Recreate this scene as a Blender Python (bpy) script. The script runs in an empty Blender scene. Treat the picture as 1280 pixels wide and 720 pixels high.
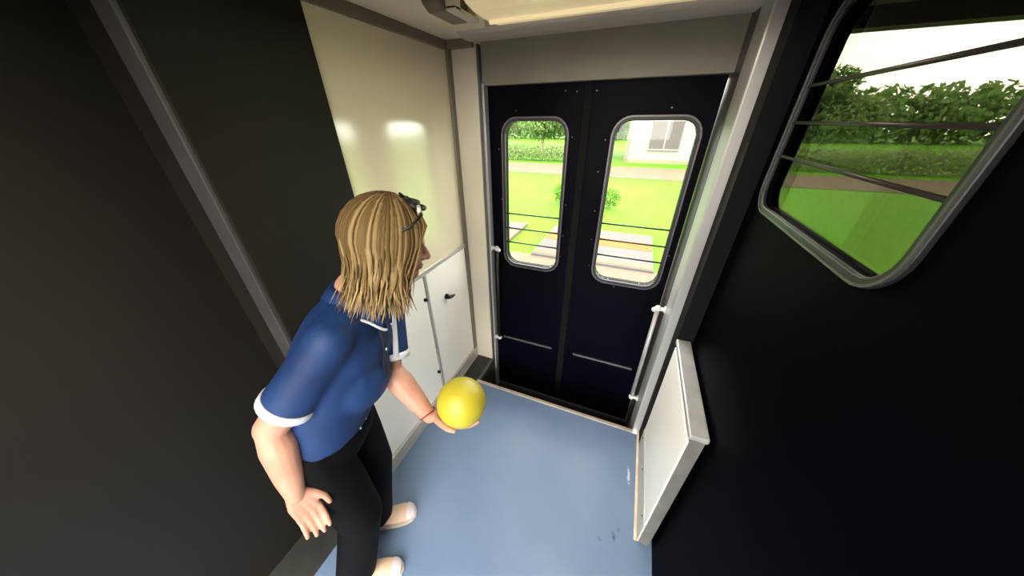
import bpy, bmesh, math, random
from mathutils import Vector, Matrix
random.seed(7)
C = bpy.context.scene.collection
V = Vector
PI = math.pi

# ------------------------------------------------------------------ materials
def mat(name, col, rough=0.5, metal=0.0, var=0.0, scale=6.0, bump=0.0, bscale=40.0, col2=None, spec=0.5, coat=0.0, detail=4.0, stretch=None):
    m = bpy.data.materials.new(name); m.use_nodes = True
    nt = m.node_tree; b = nt.nodes['Principled BSDF']
    b.inputs['Roughness'].default_value = rough
    b.inputs['Metallic'].default_value = metal
    b.inputs['Specular IOR Level'].default_value = spec
    b.inputs['Coat Weight'].default_value = coat
    b.inputs['Coat Roughness'].default_value = 0.15
    tc = nt.nodes.new('ShaderNodeTexCoord')
    src = tc.outputs['Object']
    if stretch:
        mp = nt.nodes.new('ShaderNodeMapping'); mp.inputs['Scale'].default_value = stretch
        nt.links.new(src, mp.inputs['Vector']); src = mp.outputs['Vector']
    n = nt.nodes.new('ShaderNodeTexNoise'); n.inputs['Scale'].default_value = scale; n.inputs['Detail'].default_value = detail
    nt.links.new(src, n.inputs['Vector'])
    r = nt.nodes.new('ShaderNodeValToRGB')
    a = col; c2 = col2 if col2 else tuple(max(0, x*(1-var)) for x in col)
    r.color_ramp.elements[0].position = 0.35; r.color_ramp.elements[1].position = 0.65
    r.color_ramp.elements[0].color = (*c2, 1); r.color_ramp.elements[1].color = (*a, 1)
    nt.links.new(n.outputs['Fac'], r.inputs['Fac']); nt.links.new(r.outputs['Color'], b.inputs['Base Color'])
    if bump:
        n2 = nt.nodes.new('ShaderNodeTexNoise'); n2.inputs['Scale'].default_value = bscale; n2.inputs['Detail'].default_value = 3
        nt.links.new(src, n2.inputs['Vector'])
        bp = nt.nodes.new('ShaderNodeBump'); bp.inputs['Strength'].default_value = bump; bp.inputs['Distance'].default_value = 0.01
        nt.links.new(n2.outputs['Fac'], bp.inputs['Height']); nt.links.new(bp.outputs['Normal'], b.inputs['Normal'])
    return m

def glass(name, tint, gloss=0.06):
    m = bpy.data.materials.new(name); m.use_nodes = True
    nt = m.node_tree; nt.nodes.remove(nt.nodes['Principled BSDF'])
    t = nt.nodes.new('ShaderNodeBsdfTransparent'); t.inputs['Color'].default_value = (*tint, 1)
    g = nt.nodes.new('ShaderNodeBsdfGlossy'); g.inputs['Roughness'].default_value = 0.03
    lw = nt.nodes.new('ShaderNodeLayerWeight'); lw.inputs['Blend'].default_value = 0.5
    pw = nt.nodes.new('ShaderNodeMath'); pw.operation = 'POWER'; pw.inputs[1].default_value = 5.0
    f = nt.nodes.new('ShaderNodeMath'); f.operation = 'MULTIPLY_ADD'; f.inputs[1].default_value = 0.55; f.inputs[2].default_value = 0.015
    nt.links.new(lw.outputs['Facing'], pw.inputs[0]); nt.links.new(pw.outputs[0], f.inputs[0])
    x = nt.nodes.new('ShaderNodeMixShader')
    nt.links.new(f.outputs[0], x.inputs[0]); nt.links.new(t.outputs[0], x.inputs[1]); nt.links.new(g.outputs[0], x.inputs[2])
    nt.links.new(x.outputs[0], nt.nodes['Material Output'].inputs['Surface'])
    return m

M = dict(
    cream=mat('cream_laminate', (0.7254, 0.6696, 0.4836), 0.12, var=0.04, scale=2, coat=0.8),  # toned down to imitate the weaker light high on the wall
    white=mat('white_laminate', (0.93, 0.905, 0.83), 0.28, var=0.03, scale=2, coat=0.2),  # lightened to imitate the stronger light on the lower wall
    pillar=mat('pillar_paint', (0.62, 0.58, 0.46), 0.4, var=0.05, scale=3),
    trim=mat('taupe_trim', (0.17, 0.15, 0.11), 0.5, var=0.12, scale=8),
    rail=mat('grey_rail', (0.50, 0.48, 0.44), 0.35, 0.3, var=0.15, scale=8),
    alu=mat('aluminium', (0.46, 0.46, 0.46), 0.36, 0.35, var=0.2, scale=10, stretch=(1, 1, 0.1)),
    edge=mat('worn_grey_edge', (0.15, 0.147, 0.138), 0.5, 0.1, var=0.25, scale=12),
    jamb=mat('dark_aluminium', (0.12, 0.12, 0.125), 0.4, 0.6, var=0.2, scale=10),
    header=mat('header_grey', (0.235, 0.225, 0.185), 0.5, var=0.10, scale=6),
    lip=mat('lamp_lip', (0.5040, 0.4410, 0.3780), 0.45, var=0.06),
    cove=mat('cove_grey', (0.4860, 0.4590, 0.4050), 0.4, var=0.06, scale=6),
    navy=mat('navy_paint', (0.0015, 0.0017, 0.0047), 0.42, var=0.25, scale=4, bump=0.02, bscale=14, spec=0.04),
    navyb=mat('navy_partition', (0.0011, 0.0012, 0.0027), 0.55, var=0.25, scale=4, spec=0.015),
    black=mat('black_rubber', (0.004, 0.004, 0.004), 0.7, var=0.2, spec=0.12),
    well=mat('step_rubber', (0.006, 0.006, 0.007), 0.8, var=0.3, scale=20, bump=0.15, bscale=120, spec=0.12),
    ledge=mat('ribbed_metal', (0.045, 0.045, 0.042), 0.45, 0.4, var=0.2, scale=14),
    sill=mat('sill_strip', (0.52, 0.44, 0.36), 0.42, 0.3, var=0.25, scale=14),
    tan=mat('rusty_tan', (0.60, 0.43, 0.30), 0.6, var=0.3, scale=16, col2=(0.72, 0.60, 0.48)),
    beige=mat('beige_kick', (0.50, 0.50, 0.46), 0.5, var=0.12, scale=9),
    floor=mat('blue_vinyl', (0.1320, 0.1954, 0.3036), 0.36, var=0.0, scale=3.5, col2=(0.1144, 0.1742, 0.2798), bump=0.03, bscale=60, spec=0.5),
    ceil=mat('ceiling_cream', (0.78, 0.72, 0.58), 0.5, var=0.04, scale=3),
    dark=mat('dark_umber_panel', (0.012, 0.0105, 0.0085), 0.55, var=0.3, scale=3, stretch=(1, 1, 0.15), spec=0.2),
    gasket=mat('window_rubber', (0.012, 0.012, 0.016), 0.45, var=0.2),
    rim=mat('window_rim', (0.1300, 0.1200, 0.1250), 0.35, 0.6, var=0.1),
    bar=mat('guard_bar', (0.022, 0.019, 0.014), 0.4, 0.2, var=0.1),
    wgrey=mat('white_plastic', (0.62, 0.62, 0.64), 0.35, var=0.08),
    blackm=mat('black_metal', (0.012, 0.011, 0.010), 0.4, 0.3, var=0.2),
    lampcap=mat('lamp_cap_brown', (0.13, 0.10, 0.07), 0.5, var=0.1),
    clip=mat('lamp_clip', (0.55, 0.52, 0.44), 0.4, var=0.1),
    skin=mat('skin', (0.4736, 0.2516, 0.1776), 0.5, var=0.0, scale=9, col2=(0.4292, 0.1998, 0.1406)),
    lips=mat('lips', (0.45, 0.14, 0.12), 0.4, var=0.1),
    shirt=mat('blue_polo', (0.008, 0.036, 0.135), 0.62, var=0.0, scale=5, col2=(0.004, 0.018, 0.075), bump=0.7, bscale=7, spec=0.3),
    sleeve=mat('blue_side_panel', (0.03, 0.085, 0.24), 0.65, var=0.3, scale=8, bump=0.3, bscale=14),
    piping=mat('white_piping', (0.62, 0.66, 0.74), 0.6, var=0.1),
    placket=mat('navy_placket', (0.004, 0.008, 0.03), 0.7, var=0.2),
    trouser=mat('black_cotton', (0.0030, 0.0030, 0.0035), 0.75, var=0.3, scale=9, bump=0.35, bscale=9, spec=0.08),
    shoe=mat('beige_knit', (0.6192, 0.4300, 0.3096), 0.65, var=0.08, scale=30, bump=0.08, bscale=200),
    cap=mat('pale_toe', (0.6068, 0.5412, 0.5658), 0.5, var=0.06, scale=18),
    sole=mat('pale_sole', (0.60, 0.52, 0.46), 0.6, var=0.1),
    ball=mat('yellow_vinyl', (0.4160, 0.3680, 0.0240), 0.45, var=0.0, scale=3.5, col2=(0.3680, 0.3120, 0.0176), coat=0.0),
    groove=mat('ball_valve', (0.35, 0.28, 0.02), 0.5, var=0.1),
    red=mat('red_cord', (0.20, 0.015, 0.012), 0.6, var=0.2),
    lens=mat('dark_lens', (0.01, 0.009, 0.008), 0.08, spec=0.6),
    sclera=mat('eye_white', (0.75, 0.72, 0.68), 0.2), iris=mat('eye_iris', (0.06, 0.09, 0.11), 0.2),
    grass=mat('lime_grass', (0.042, 0.135, 0.003), 0.8, var=0.0, scale=0.35, col2=(0.058, 0.140, 0.004), spec=0.1),
    path=mat('pink_path', (0.0842, 0.0684, 0.0449), 0.9, var=0.12, scale=1.0, spec=0.1),
    ballast=mat('pale_ballast', (0.0955, 0.0737, 0.0535), 0.9, var=0.2, scale=8, bump=0.5, bscale=14, spec=0.1),
    conc=mat('pale_concrete', (0.0714, 0.0641, 0.0615), 0.8, var=0.12, scale=2, stretch=(0.2, 2, 1), spec=0.1),
    orange=mat('orange_band', (0.128, 0.058, 0.014), 0.8, var=0.1, scale=2, spec=0.1),
    tree=mat('leaf_green', (0.1509, 0.2372, 0.0719), 0.7, var=0.0, scale=0.5, col2=(0.1077, 0.1796, 0.0517), spec=0.1),
    tree2=mat('leaf_yellow_green', (0.1803, 0.2343, 0.0900), 0.7, var=0.0, scale=0.5, col2=(0.1381, 0.1984, 0.0624), spec=0.1),
    bush=mat('dull_bush', (0.0750, 0.1640, 0.0169), 0.8, var=0.2, scale=3, spec=0.1),
    bark=mat('bark', (0.18, 0.12, 0.08), 0.9, var=0.3, scale=8),
    house=mat('house_white', (0.1690, 0.1532, 0.1414), 0.8, var=0.04, scale=1),
    plinth=mat('house_plinth', (0.1300, 0.1202, 0.0650), 0.8, var=0.1, scale=1),
    roof=mat('house_roof', (0.30, 0.15, 0.10), 0.8, var=0.2, scale=3),
    shutter=mat('house_window', (0.0486, 0.0389, 0.0330), 0.5, var=0.15),
    pane=glass('clear_pane', (0.93, 0.95, 0.93)),
    smoke=glass('smoked_pane', (0.36, 0.35, 0.31)),
    saloon=mat('saloon_panel', (0.10, 0.09, 0.085), 0.6, var=0.1, scale=2),
)
def scuffs_and_glint(m, spots):
    nt = m.node_tree; b = nt.nodes['Principled BSDF']; src = b.inputs['Base Color'].links[0].from_socket
    tc = nt.nodes.new('ShaderNodeTexCoord')
    for (x, y, sx, sy, rot, col, amt) in spots:
        mp = nt.nodes.new('ShaderNodeMapping'); mp.vector_type = 'TEXTURE'; mp.inputs['Location'].default_value = (x, y, 0); mp.inputs['Rotation'].default_value = (0, 0, rot); mp.inputs['Scale'].default_value = (sx, sy, 1)
        nt.links.new(tc.outputs['Object'], mp.inputs['Vector'])
        ln = nt.nodes.new('ShaderNodeVectorMath'); ln.operation = 'LENGTH'; nt.links.new(mp.outputs['Vector'], ln.inputs[0])
        nz = nt.nodes.new('ShaderNodeTexNoise'); nz.inputs['Scale'].default_value = 90; nt.links.new(tc.outputs['Object'], nz.inputs['Vector'])
        ad = nt.nodes.new('ShaderNodeMath'); ad.operation = 'MULTIPLY_ADD'; ad.inputs[1].default_value = 1.6; nt.links.new(nz.outputs['Fac'], ad.inputs[0]); nt.links.new(ln.outputs['Value'], ad.inputs[2])
        mr = nt.nodes.new('ShaderNodeMapRange'); mr.inputs['From Min'].default_value = 1.0; mr.inputs['From Max'].default_value = 1.7; mr.inputs['To Min'].default_value = amt; mr.inputs['To Max'].default_value = 0.0
        nt.links.new(ad.outputs[0], mr.inputs['Value'])
        mx = nt.nodes.new('ShaderNodeMix'); mx.data_type = 'RGBA'; nt.links.new(mr.outputs[0], mx.inputs[0]); nt.links.new(src, mx.inputs[6]); mx.inputs[7].default_value = (*col, 1)
        src = mx.outputs[2]
    nt.links.new(src, b.inputs['Base Color'])
scuffs_and_glint(M['floor'], [(0.236, 0.775, 0.012, 0.030, 0.3, (0.02, 0.03, 0.05), 0.7), (0.255, 0.815, 0.010, 0.014, 0.0, (0.02, 0.03, 0.05), 0.6), (0.17, 0.74, 0.008, 0.022, 0.9, (0.03, 0.04, 0.06), 0.5), (0.292, 1.115, 0.010, 0.070, 0.05, (0.62, 0.66, 0.70), 0.8)])  # dark spots are scuffs; the pale streak is a painted floor reflection
for k in ('tree', 'tree2', 'bush'):        # leaves let light through
    nt = M[k].node_tree; b = nt.nodes['Principled BSDF']; tr_ = nt.nodes.new('ShaderNodeBsdfTranslucent'); mx = nt.nodes.new('ShaderNodeMixShader'); mx.inputs[0].default_value = 0.5
    nt.links.new(b.inputs['Base Color'].links[0].from_socket, tr_.inputs['Color']); nt.links.new(b.outputs[0], mx.inputs[1]); nt.links.new(tr_.outputs[0], mx.inputs[2]); nt.links.new(mx.outputs[0], nt.nodes['Material Output'].inputs['Surface'])
# lamp diffuser: switched on, dim and warm
def lampmat(name, col, e):
    m = mat(name, col, 0.35, var=0.06, scale=4, stretch=(0.3, 6, 1)); b = m.node_tree.nodes['Principled BSDF']
    b.inputs['Emission Color'].default_value = (1.0, 0.78, 0.42, 1); b.inputs['Emission Strength'].default_value = e
    return m
M['diff'] = lampmat('lamp_diffuser', (0.78, 0.68, 0.46), 0.16)
M['tube'] = lampmat('lamp_tube', (0.85, 0.72, 0.45), 0.30)

# ------------------------------------------------------------------ mesh helpers
def link(name, bm, m, parent=None, smooth=False, bevel=0.0, segs=2):
    me = bpy.data.meshes.new(name)
    bmesh.ops.recalc_face_normals(bm, faces=bm.faces)
    bm.to_mesh(me); bm.free()
    o = bpy.data.objects.new(name, me); C.objects.link(o)
    if m is not None: me.materials.append(m)
    if smooth: me.polygons.foreach_set('use_smooth', [True]*len(me.polygons))
    if bevel:
        b = o.modifiers.new('bevel', 'BEVEL'); b.width = bevel; b.segments = segs; b.limit_method = 'ANGLE'
    if parent: o.parent = parent
    return o

def box(bm, x0, x1, y0, y1, z0, z1):
    v = [bm.verts.new((x, y, z)) for x in (x0, x1) for y in (y0, y1) for z in (z0, z1)]
    for f in ((0, 1, 3, 2), (4, 6, 7, 5), (0, 4, 5, 1), (2, 3, 7, 6), (0, 2, 6, 4), (1, 5, 7, 3)):
        bm.faces.new([v[i] for i in f])
    return bm
def B(*a):
    bm = bmesh.new()
    return box(bm, *a)

def struct(name, bm, m, parent=None, bevel=0.0, smooth=False):
    o = link(name, bm, m, parent, smooth, bevel)
    if parent is None: o['kind'] = 'structure'
    return o
def tag(o, label, cat, group=None, kind=None):
    o['label'] = label; o['category'] = cat
    if group: o['group'] = group
    if kind: o['kind'] = kind
    return o
def empty(name, loc, label=None, cat=None, group=None):
    o = bpy.data.objects.new(name, None); C.objects.link(o); o.location = loc
    if label: tag(o, label, cat, group)
    return o
def child(name, bm, m, root, smooth=False, bevel=0.0, segs=2):
    """mesh in world coordinates, parented to a root that stands at its own location"""
    o = link(name, bm, m, None, smooth, bevel, segs)
    o.parent = root
    p, loc = root, V((0, 0, 0))
    while p is not None:
        loc += p.location; p = p.parent
    o.data.transform(Matrix.Translation(-loc))
    return o

def frame_of(t):
    t = t.normalized(); a = V((0, 0, 1)) if abs(t.z) < 0.95 else V((1, 0, 0))
    u = t.cross(a).normalized(); return u, t.cross(u).normalized()
def tube(bm, pts, rad, seg=10, caps=True, flat=1.0, side=None):
    pts = [V(p) for p in pts]; rings = []
    rr = rad if isinstance(rad, (list, tuple)) else [rad]*len(pts)
    u0 = None
    for i, p in enumerate(pts):
        t = (pts[min(i+1, len(pts)-1)] - pts[max(i-1, 0)]).normalized()
        if side is not None: u = (V(side) - t*V(side).dot(t)).normalized()
        elif u0 is None: u = frame_of(t)[0]
        else:
            u = u0 - t*u0.dot(t)
            u = u.normalized() if u.length > 1e-5 else frame_of(t)[0]
        u0 = u; w = t.cross(u).normalized()
        rings.append([bm.verts.new(p + (u*math.cos(a) + w*flat*math.sin(a))*rr[i]) for a in (2*PI*k/seg for k in range(seg))])
    for a, b in zip(rings, rings[1:]):
        for k in range(seg): bm.faces.new((a[k], a[(k+1) % seg], b[(k+1) % seg], b[k]))
    if caps: bm.faces.new(rings[0][::-1]); bm.faces.new(rings[-1])
    return bm
def ball(bm, c, r, axes=None, seg=20, rings=12):
    """ellipsoid; r a number or three radii along axes (three unit vectors)"""
    if not isinstance(r, (tuple, list)): r = (r, r, r)
    ax = axes or (V((1, 0, 0)), V((0, 1, 0)), V((0, 0, 1))); c = V(c)
    P = lambda th, ph: c + ax[0]*(r[0]*math.sin(th)*math.cos(ph)) + ax[1]*(r[1]*math.sin(th)*math.sin(ph)) + ax[2]*(r[2]*math.cos(th))
    top = bm.verts.new(P(0, 0)); bot = bm.verts.new(P(PI, 0)); R = []
    for i in range(1, rings): R.append([bm.verts.new(P(PI*i/rings, 2*PI*k/seg)) for k in range(seg)])
    for k in range(seg):
        bm.faces.new((top, R[0][k], R[0][(k+1) % seg])); bm.faces.new((bot, R[-1][(k+1) % seg], R[-1][k]))
    for a, b in zip(R, R[1:]):
        for k in range(seg): bm.faces.new((a[k], b[k], b[(k+1) % seg], a[(k+1) % seg]))
    return bm
def limb(bm, pts, rad, seg=16):
    """tapered rounded chain: a tube with balls in its joints"""
    tube(bm, pts, rad, seg)
    for p, r in zip(pts, rad): ball(bm, p, r, seg=seg, rings=10)
    return bm
def loft(bm, rings, caps=True):
    R = [[bm.verts.new(p) for p in r] for r in rings]; n = len(R[0])
    for a, b in zip(R, R[1:]):
        for k in range(n): bm.faces.new((a[k], a[(k+1) % n], b[(k+1) % n], b[k]))
    if caps: bm.faces.new(R[0][::-1]); bm.faces.new(R[-1])
    return bm
def oval(c, u, w, a, b, n=28, p=2.3):
    c = V(c); out = []
    for k in range(n):
        t = 2*PI*k/n; ct, st = math.cos(t), math.sin(t)
        out.append(c + u*(a*math.copysign(abs(ct)**(2/p), ct)) + w*(b*math.copysign(abs(st)**(2/p), st)))
    return out
def remesh(bm, voxel, smooth=4, factor=0.5):
    me = bpy.data.meshes.new('tmp'); bmesh.ops.recalc_face_normals(bm, faces=bm.faces); bm.to_mesh(me); bm.free()
    o = bpy.data.objects.new('tmp', me); C.objects.link(o)
    r = o.modifiers.new('r', 'REMESH'); r.mode = 'VOXEL'; r.voxel_size = voxel
    s = o.modifiers.new('s', 'SMOOTH'); s.iterations = smooth; s.factor = factor
    dg = bpy.context.evaluated_depsgraph_get(); dg.update()
    ne = bpy.data.meshes.new_from_object(o.evaluated_get(dg))
    out = bmesh.new(); out.from_mesh(ne)
    bpy.data.objects.remove(o); bpy.data.meshes.remove(me); bpy.data.meshes.remove(ne)
    return out

def rr(ang, hw, hh, r):
    """point of a rounded rectangle in direction ang"""
    c, s = math.cos(ang), math.sin(ang); lo, hi = 0.0, hw+hh
    for _ in range(40):
        m = (lo+hi)/2; x, y = abs(c*m)-hw+r, abs(s*m)-hh+r
        d = math.hypot(max(x, 0), max(y, 0)) + min(max(x, y), 0) - r
        if d > 0: hi = m
        else: lo = m
    return c*lo, s*lo
def rr_rect(ang, x0, x1, z0, z1):
    c, s = math.cos(ang), math.sin(ang); t = []
    if c > 1e-9: t.append(x1/c)
    if c < -1e-9: t.append(x0/c)
    if s > 1e-9: t.append(z1/s)
    if s < -1e-9: t.append(z0/s)
    k = min(t); return c*k, s*k
def angles(cx, cz, rect, extra=112):
    a = [2*PI*k/extra for k in range(extra)]
    x0, x1, z0, z1 = rect
    a += [math.atan2(z-cz, x-cx) % (2*PI) for x in (x0, x1) for z in (z0, z1)]
    return sorted(set(round(v, 6) for v in a))
def ring_solid(inner, outer, d0, d1, to3):
    """solid between two loops of 2-D points, from depth d0 to d1"""
    bm = bmesh.new(); n = len(inner)
    L = [[bm.verts.new(to3(p, d)) for p in loop] for loop, d in ((inner, d0), (outer, d0), (outer, d1), (inner, d1))]
    for a, b in ((0, 1), (1, 2), (2, 3), (3, 0)):
        for k in range(n): bm.faces.new((L[a][k], L[a][(k+1) % n], L[b][(k+1) % n], L[b][k]))
    return bm
def panel_with_window(rect, win, r, d0, d1, to3):
    x0, x1, z0, z1 = rect; wx0, wx1, wz0, wz1 = win
    cx, cz, hw, hh = (wx0+wx1)/2, (wz0+wz1)/2, (wx1-wx0)/2, (wz1-wz0)/2
    A = angles(cx, cz, rect)
    inn = [(cx+p[0], cz+p[1]) for p in (rr(a, hw, hh, r) for a in A)]
    out = [(cx+p[0], cz+p[1]) for p in (rr_rect(a, x0-cx, x1-cx, z0-cz, z1-cz) for a in A)]
    return ring_solid(inn, out, d0, d1, to3)
def win_ring(win, r, grow0, grow1, d0, d1, to3):
    wx0, wx1, wz0, wz1 = win
    cx, cz, hw, hh = (wx0+wx1)/2, (wz0+wz1)/2, (wx1-wx0)/2, (wz1-wz0)/2
    A = [2*PI*k/128 for k in range(128)]
    f = lambda g: [(cx+p[0], cz+p[1]) for p in (rr(a, hw+g, hh+g, r+g) for a in A)]
    return ring_solid(f(grow0), f(grow1), d0, d1, to3)
def win_pane(win, r, d0, d1, to3):
    wx0, wx1, wz0, wz1 = win
    cx, cz, hw, hh = (wx0+wx1)/2, (wz0+wz1)/2, (wx1-wx0)/2, (wz1-wz0)/2
    loop = [(cx+p[0], cz+p[1]) for p in (rr(2*PI*k/96, hw, hh, r) for k in range(96))]
    bm = bmesh.new()
    a = [bm.verts.new(to3(p, d0)) for p in loop]; b = [bm.verts.new(to3(p, d1)) for p in loop]
    bm.faces.new(a); bm.faces.new(b[::-1])
    for k in range(96): bm.faces.new((a[k], a[(k+1) % 96], b[(k+1) % 96], b[k]))
    return bm

# ------------------------------------------------------------------ camera (fitted to the photograph's vanishing points)
cam = bpy.data.cameras.new('camera'); co = bpy.data.objects.new('camera', cam); C.objects.link(co)
rx = V((0.92659113, 0.37601444, -0.00648255)); dn = V((0.18403531, -0.46840562, -0.86413377)); fw = V((-0.32796324, 0.79950567, -0.50322043))
co.matrix_world = Matrix(((rx.x, -dn.x, -fw.x, 0), (rx.y, -dn.y, -fw.y, 0), (rx.z, -dn.z, -fw.z, 1.85), (0, 0, 0, 1)))
cam.sensor_width = 36.0; cam.lens = 36.0*358.435/1280.0; cam.clip_start = 0.02; cam.clip_end = 300
bpy.context.scene.camera = co

# ------------------------------------------------------------------ vestibule shell
CEIL = 2.215
struct('floor', B(-1.06, 0.46, -1.0, 1.415, -0.05, 0.0), M['floor'])
struct('ceiling', B(-1.75, 3.2, -1.0, 1.95, CEIL, CEIL+0.06), M['ceil'])
# left wall: cream upper panel, pale lower access panels
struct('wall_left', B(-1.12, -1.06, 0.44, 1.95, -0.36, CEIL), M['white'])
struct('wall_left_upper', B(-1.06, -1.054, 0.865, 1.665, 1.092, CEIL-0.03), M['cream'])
struct('trim_1', B(-1.06, -1.040, 0.44, 1.70, CEIL-0.040, CEIL), M['trim'], bevel=0.004)          # wall to ceiling
struct('trim_2', B(-1.06, -1.040, 1.662, 1.705, 0.0, CEIL-0.03), M['trim'], bevel=0.004)          # corner strip
struct('trim_3', B(-1.06, -1.046, 0.44, 1.664, 1.064, 1.092), M['rail'], bevel=0.003)             # waist rail
struct('baseboard_left', B(-1.06, -1.036, 0.44, 1.70, 0.0, 0.105), M['rail'], bevel=0.004)

def access_panel(y0, y1, label, latch, locks):
    t = empty('access_panel', (-1.06, (y0+y1)/2, 0.11), label, 'access panel', 'access panels on the left wall')
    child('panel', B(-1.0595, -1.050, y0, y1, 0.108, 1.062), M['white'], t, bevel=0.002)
    for y, z in locks:
        bm = tube(bmesh.new(), [(-1.052, y, z), (-1.036, y, z)], 0.011, 14)
        tube(bm, [(-1.037, y, z), (-1.031, y, z)], 0.007, 12)
        child('lock', bm, M['blackm'], t)
    if latch:
        y, z = latch
        h = child('turn_handle', tube(bmesh.new(), [(-1.052, y, z), (-1.040, y, z)], 0.019, 18), M['blackm'], t)
        bm = tube(bmesh.new(), [(-1.042, y, z), (-1.018, y, z)], [0.011, 0.009], 14)
        tube(bm, [(-1.018, y-0.018, z+0.006), (-1.016, y, z), (-1.014, y+0.022, z-0.004), (-1.012, y+0.045, z-0.006)], [0.010, 0.011, 0.010, 0.007], 12)
        child('lever', bm, M['blackm'], h, smooth=True)
    return t
access_panel(1.208, 1.658, 'pale access panel with a black turn handle, next to the door pillar', (1.371, 0.818), [])
access_panel(0.46, 1.178, 'pale access panel with two small black locks, behind the person\'s arm', None, [(1.160, 0.914), (1.160, 0.307)])
struct('trim_4', B(-1.06, -1.045, 1.182, 1.204, 0.105, 1.064), M['rail'], bevel=0.003)            # upright between the panels

# pillar, header and jambs round the outer doors
struct('wall_front', B(-1.06, -0.892, 1.70, 1.95, -0.36, CEIL-0.02), M['pillar'], bevel=0.006)
struct('trim_5', B(-0.892, -0.880, 1.705, 1.95, -0.36, CEIL-0.02), M['jamb'])
struct('trim_6', B(-0.884, -0.866, 1.722, 1.775, -0.36, 2.03), M['alu'], bevel=0.003)
struct('wall_front_header', B(-0.884, 0.31, 1.735, 1.95, 2.020, CEIL), M['header'], bevel=0.002)
bm = bmesh.new()                                                                                  # rounded cove over the doors
loft(bm, [[V((x, y, CEIL+z)) for y, z in ((1.736, 0.0), (1.736, -0.005), (1.70, -0.015), (1.62, -0.019), (1.56, -0.012), (1.54, 0.0))] for x in (-0.905, 0.42)])
struct('trim_7', bm, M['cove'])
struct('trim_8', B(-1.045, -0.90, 1.66, 1.70, CEIL-0.035, CEIL), M['trim'], bevel=0.004)

# ledge, sill strips and the dark step well
bm = B(-1.036, -0.905, 1.415, 1.70, -0.05, 0.0)
for k in range(5): box(bm, -1.02+k*0.022, -1.010+k*0.022, 1.42, 1.70, 0.0, 0.004)
struct('trim_9', bm, M['ledge'])
struct('trim_10', B(-0.905, -0.878, 1.44, 1.72, -0.36, 0.006), M['jamb'], bevel=0.003)
struct('trim_11', B(-0.905, 0.305, 1.415, 1.440, -0.05, 0.006), M['sill'], bevel=0.003)
struct('floor_step_well', B(-0.905, 0.36, 1.40, 1.95, -0.42, -0.36), M['well'])
struct('wall_step_riser', B(-0.905, 0.305, 1.38, 1.415, -0.36, -0.05), M['well'])
tread = B(-0.878, 0.29, 1.44, 1.60, -0.36, -0.19)
struct('stair', tread, M['well'], bevel=0.006)

# ------------------------------------------------------------------ outer doors
toY = lambda p, d: (p[0], d, p[1])
def screw_dot(x, z, root, y=1.78):
    child('screw', tube(bmesh.new(), [(x, y, z), (x, y-0.004, z)], [0.0045, 0.0035], 8), M['rim'], root)
def door_leaf(name, x0, x1, win, label, screws):
    d = empty(name, ((x0+x1)/2, 1.80, -0.34)); d['kind'] = 'structure'
    child('door_panel', panel_with_window((x0, x1, -0.345, 2.026), win, 0.075, 1.782, 1.830, toY), M['navy'], d)
    f = child('window_frame', win_ring(win, 0.075, -0.004, 0.020, 1.770, 1.784, toY), M['gasket'], d, bevel=0.004)
    child('frame_rim', win_ring(win, 0.075, 0.012, 0.019, 1.7665, 1.7705, toY), M['rim'], f)
    child('glass_pane', win_pane(win, 0.075, 1.803, 1.808, toY), M['pane'], d)
    for z in (1.312, 1.212, 1.110):
        child('guard_bar', tube(bmesh.new(), [(win[0]-0.008, 1.776, z), (win[1]+0.008, 1.776, z)], 0.0050, 10), M['bar'], d, smooth=True)
    child('kick_rail', B(x0+0.07, x1-0.055, 1.768, 1.784, 0.224, 0.240), M['jamb'], d, bevel=0.003)
    child('lower_rail', B(x0+0.08, x1-0.055, 1.770, 1.784, -0.084, -0.072), M['navyb'], d, bevel=0.003)
    for x, z in screws: screw_dot(x, z, d, 1.782)
    return d
WL = (-0.768, -0.400, 0.945, 1.852); WR = (-0.140, 0.238, 0.935, 1.852)
door_leaf('door_1', -0.880, -0.325, WL, '', [(-0.70, 1.90), (-0.42, 1.985), (-0.36, 1.98), (-0.365, 1.77), (-0.368, 1.40), (-0.37, 1.20), (-0.375, 1.05), (-0.80, 1.40), (-0.81, 1.7)])
door_leaf('door_2', -0.275, 0.295, WR, '', [(-0.26, 1.98), (-0.185, 1.76), (0.10, 1.90), (-0.20, 1.60), (-0.19, 1.38), (-0.185, 1.20), (-0.18, 1.02), (0.268, 1.16), (0.0, 0.895)])
struct('trim_12', B(-0.325, -0.275, 1.776, 1.826, -0.345, 2.026), M['black'], bevel=0.006)       # rubber meeting seal

# right side of the step well: aluminium jamb, dark gap, half-height partition, navy sliding door
struct('wall_right', B(0.302, 0.42, 1.615, 1.95, -0.36, CEIL), M['jamb'])
struct('trim_13', B(0.302, 0.35, 1.445, 1.612, -0.36, CEIL), M['alu'], bevel=0.006)
struct('trim_14', B(0.345, 0.42, 1.345, 1.615, -0.05, CEIL), M['black'])
pn = empty('partition_panel', (0.375, 1.06, 0.0), 'half-height white partition panel with grey metal edging, right of the blue floor', 'partition')
child('core', B(0.352, 0.398, 0.796, 1.345, 0.004, 0.875), M['edge'], pn, bevel=0.003)
child('white_face', B(0.346, 0.353, 0.803, 1.338, 0.175, 0.850), M['white'], pn, bevel=0.001)
child('kick_strip', B(0.343, 0.353, 0.800, 1.342, 0.004, 0.172), M['beige'], pn, bevel=0.002)
child('top_rail', B(0.340, 0.405, 0.792, 1.345, 0.875, 0.900), M['alu'], pn, bevel=0.006)
for y, z in ((1.10, 0.135), (0.86, 0.135), (1.30, 0.135)):
    child('screw', tube(bmesh.new(), [(0.343, y, z), (0.340, y, z)], 0.005, 8), M['blackm'], pn)
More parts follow.
